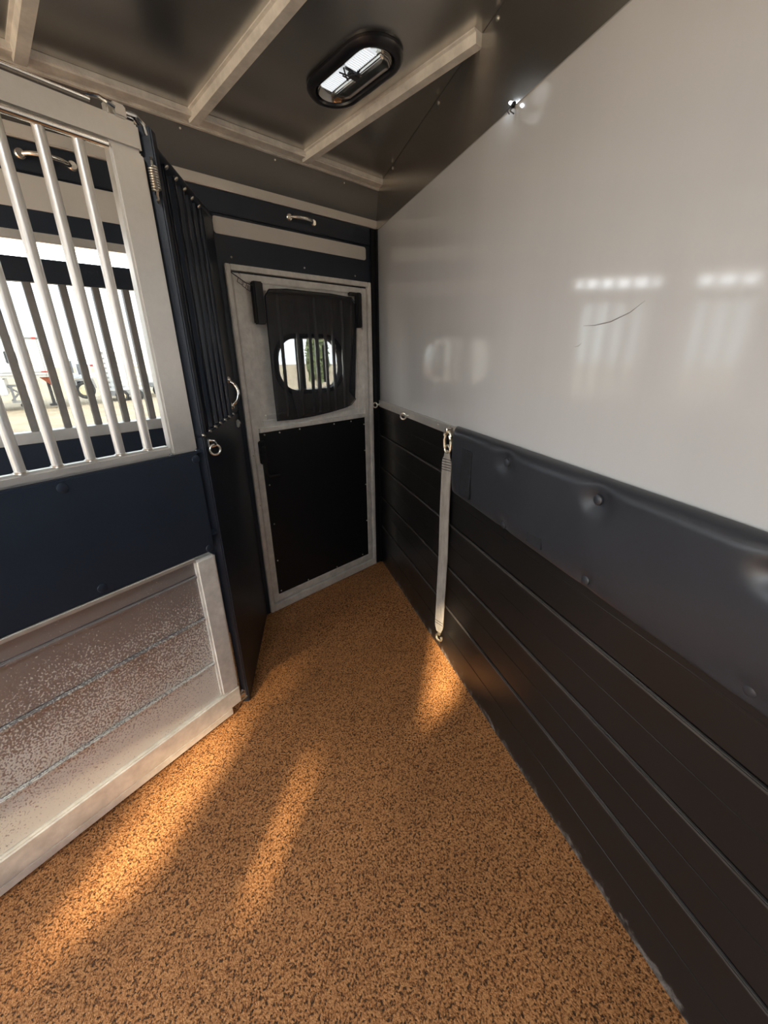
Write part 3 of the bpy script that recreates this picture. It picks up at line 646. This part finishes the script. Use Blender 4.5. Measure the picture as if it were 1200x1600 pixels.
wheel(gt, -2.6, .0, .30, .30); wheel(gt, -3.3, .0, .30, .30)
# flatbed equipment trailer with a spare wheel facing us
ft = thing('utility_trailer', FE, (1.2, .9, 0), 'grey utility trailer with cream wheel behind the white gooseneck', 'trailer')
part('bed', ft, MB().box(.62, 1.98, .9, 2.4, .98, 1.12, .02), 'trailer_white')
part('side_rail', ft, MB().box(.62, 1.98, .9, .96, 1.62, 1.68, .01), 'trailer_white')
fp_ = part('rail_post', ft, MB().box(.66, .72, .9, .96, 1.1, 1.62, .01), 'trailer_white')
for i in range(1, 4): again(fp_, .43 * i)
part('load', ft, MB().box(.80, 1.05, 1.3, 2.0, 1.12, 1.75, .06).box(1.15, 1.55, 1.3, 2.0, 1.12, 1.50, .06), 'trailer_grey')
part('red_load', ft, MB().box(1.52, 1.86, 1.25, 1.6, 1.40, 1.48, .02), 'red')
part('fender', ft, MB().prism([(.90, .62), (.98, .96), (1.56, .98), (1.62, .62), (1.54, .62), (1.50, .90), (1.02, .90), (.98, .62)], 'y', .66, .9), 'trailer_grey')
part('fender_plate', ft, MB().box(.98, 1.56, .80, .86, .62, .96, .01), 'trailer_grey')
wheel(ft, 1.22, .72, .57, .33)
# slatted stock trailer
sk = thing('stock_trailer', FE, (2.9, 2.0, 0), 'pale slatted stock trailer parked beside the utility trailer', 'trailer')
sl = part('slat', sk, MB().box(2.10, 3.35, 1.50, 1.54, .42, .54, .01), 'trailer_white')
for i in range(1, 8): again(sl, 0, 0, .185 * i)
po = part('post', sk, MB().box(2.10, 2.18, 1.54, 1.62, .30, 1.95, .01), 'trailer_grey')
for i in range(1, 4): again(po, .41 * i)
part('floor_beam', sk, MB().box(2.10, 3.4, 1.5, 3.2, .22, .40, .02), 'trailer_grey')
part('back_side', sk, MB().box(2.10, 3.35, 3.1, 3.2, .40, 1.95, .02), 'trailer_white')
wheel(sk, 2.5, 1.5, .20, .24); wheel(sk, 3.05, 1.5, .20, .24)
# small enclosed trailer far right
en = thing('enclosed_trailer', FE, (4.4, 3, 0), 'pale blue white enclosed trailer with one small window', 'trailer')
part('body', en, MB().prism([(3.75, .45), (5.9, .45), (5.9, 2.35), (4.3, 2.35), (3.75, 2.0)], 'y', 2.5, 4.4, .05), 'trailer_white')
part('window_pane', en, MB().box(4.06, 4.20, 2.46, 2.5, 1.42, 1.72, .02), 'dark_glass')
part('skirt', en, MB().box(3.78, 5.88, 2.47, 2.5, .42, .62, .02), 'trailer_grey')
wheel(en, 4.15, 2.5, .28, .28); wheel(en, 4.85, 2.5, .28, .28)

def bush(name, at, rx, rz, n, label, seed):
    rnd = random.Random(seed)
    r_ = thing(name, FW, at, label, 'bush')
    tmb = MB()
    for i in range(5):
        a = rnd.uniform(0, 6.28); tmb.tube([at, (at[0] + .15 * rx * math.cos(a), at[1] + .15 * rx * math.sin(a), at[2] + rz * .4), (at[0] + .6 * rx * math.cos(a), at[1] + .6 * rx * math.sin(a), at[2] + rz * rnd.uniform(.7, 1.1))], [.05, .035, .012], 6)
    part('stems', r_, tmb, 'bark')
    lm = MB(); bm = lm.bm
    for i in range(n):
        th, ph, q = rnd.uniform(0, 6.283), math.acos(rnd.uniform(-.6, 1)), rnd.uniform(.45, 1) ** .5
        c = Vector((at[0] + rx * q * math.sin(ph) * math.cos(th), at[1] + rx * q * math.sin(ph) * math.sin(th), at[2] + rz * .75 + rz * .55 * q * math.cos(ph)))
        d1 = Vector((rnd.gauss(0, 1), rnd.gauss(0, 1), rnd.gauss(0, 1))).normalized(); d2 = d1.orthogonal().normalized(); s_ = rnd.uniform(.06, .13)
        vv = [bm.verts.new(c - d1 * s_), bm.verts.new(c + d2 * s_ * .45), bm.verts.new(c + d1 * s_), bm.verts.new(c - d2 * s_ * .45)]; bm.faces.new(vv)
    o = part('foliage', r_, lm, 'leaf', smooth=False); o['kind'] = 'stuff'
    return r_
bush('bush', (-2.05, 13.8, -.45), .34, 2.2, 1500, 'slender pale green bush seen through the oval door window', 3)

# drop the helper property used while building
for o in bpy.data.objects:
    if '_off' in o: del o['_off']
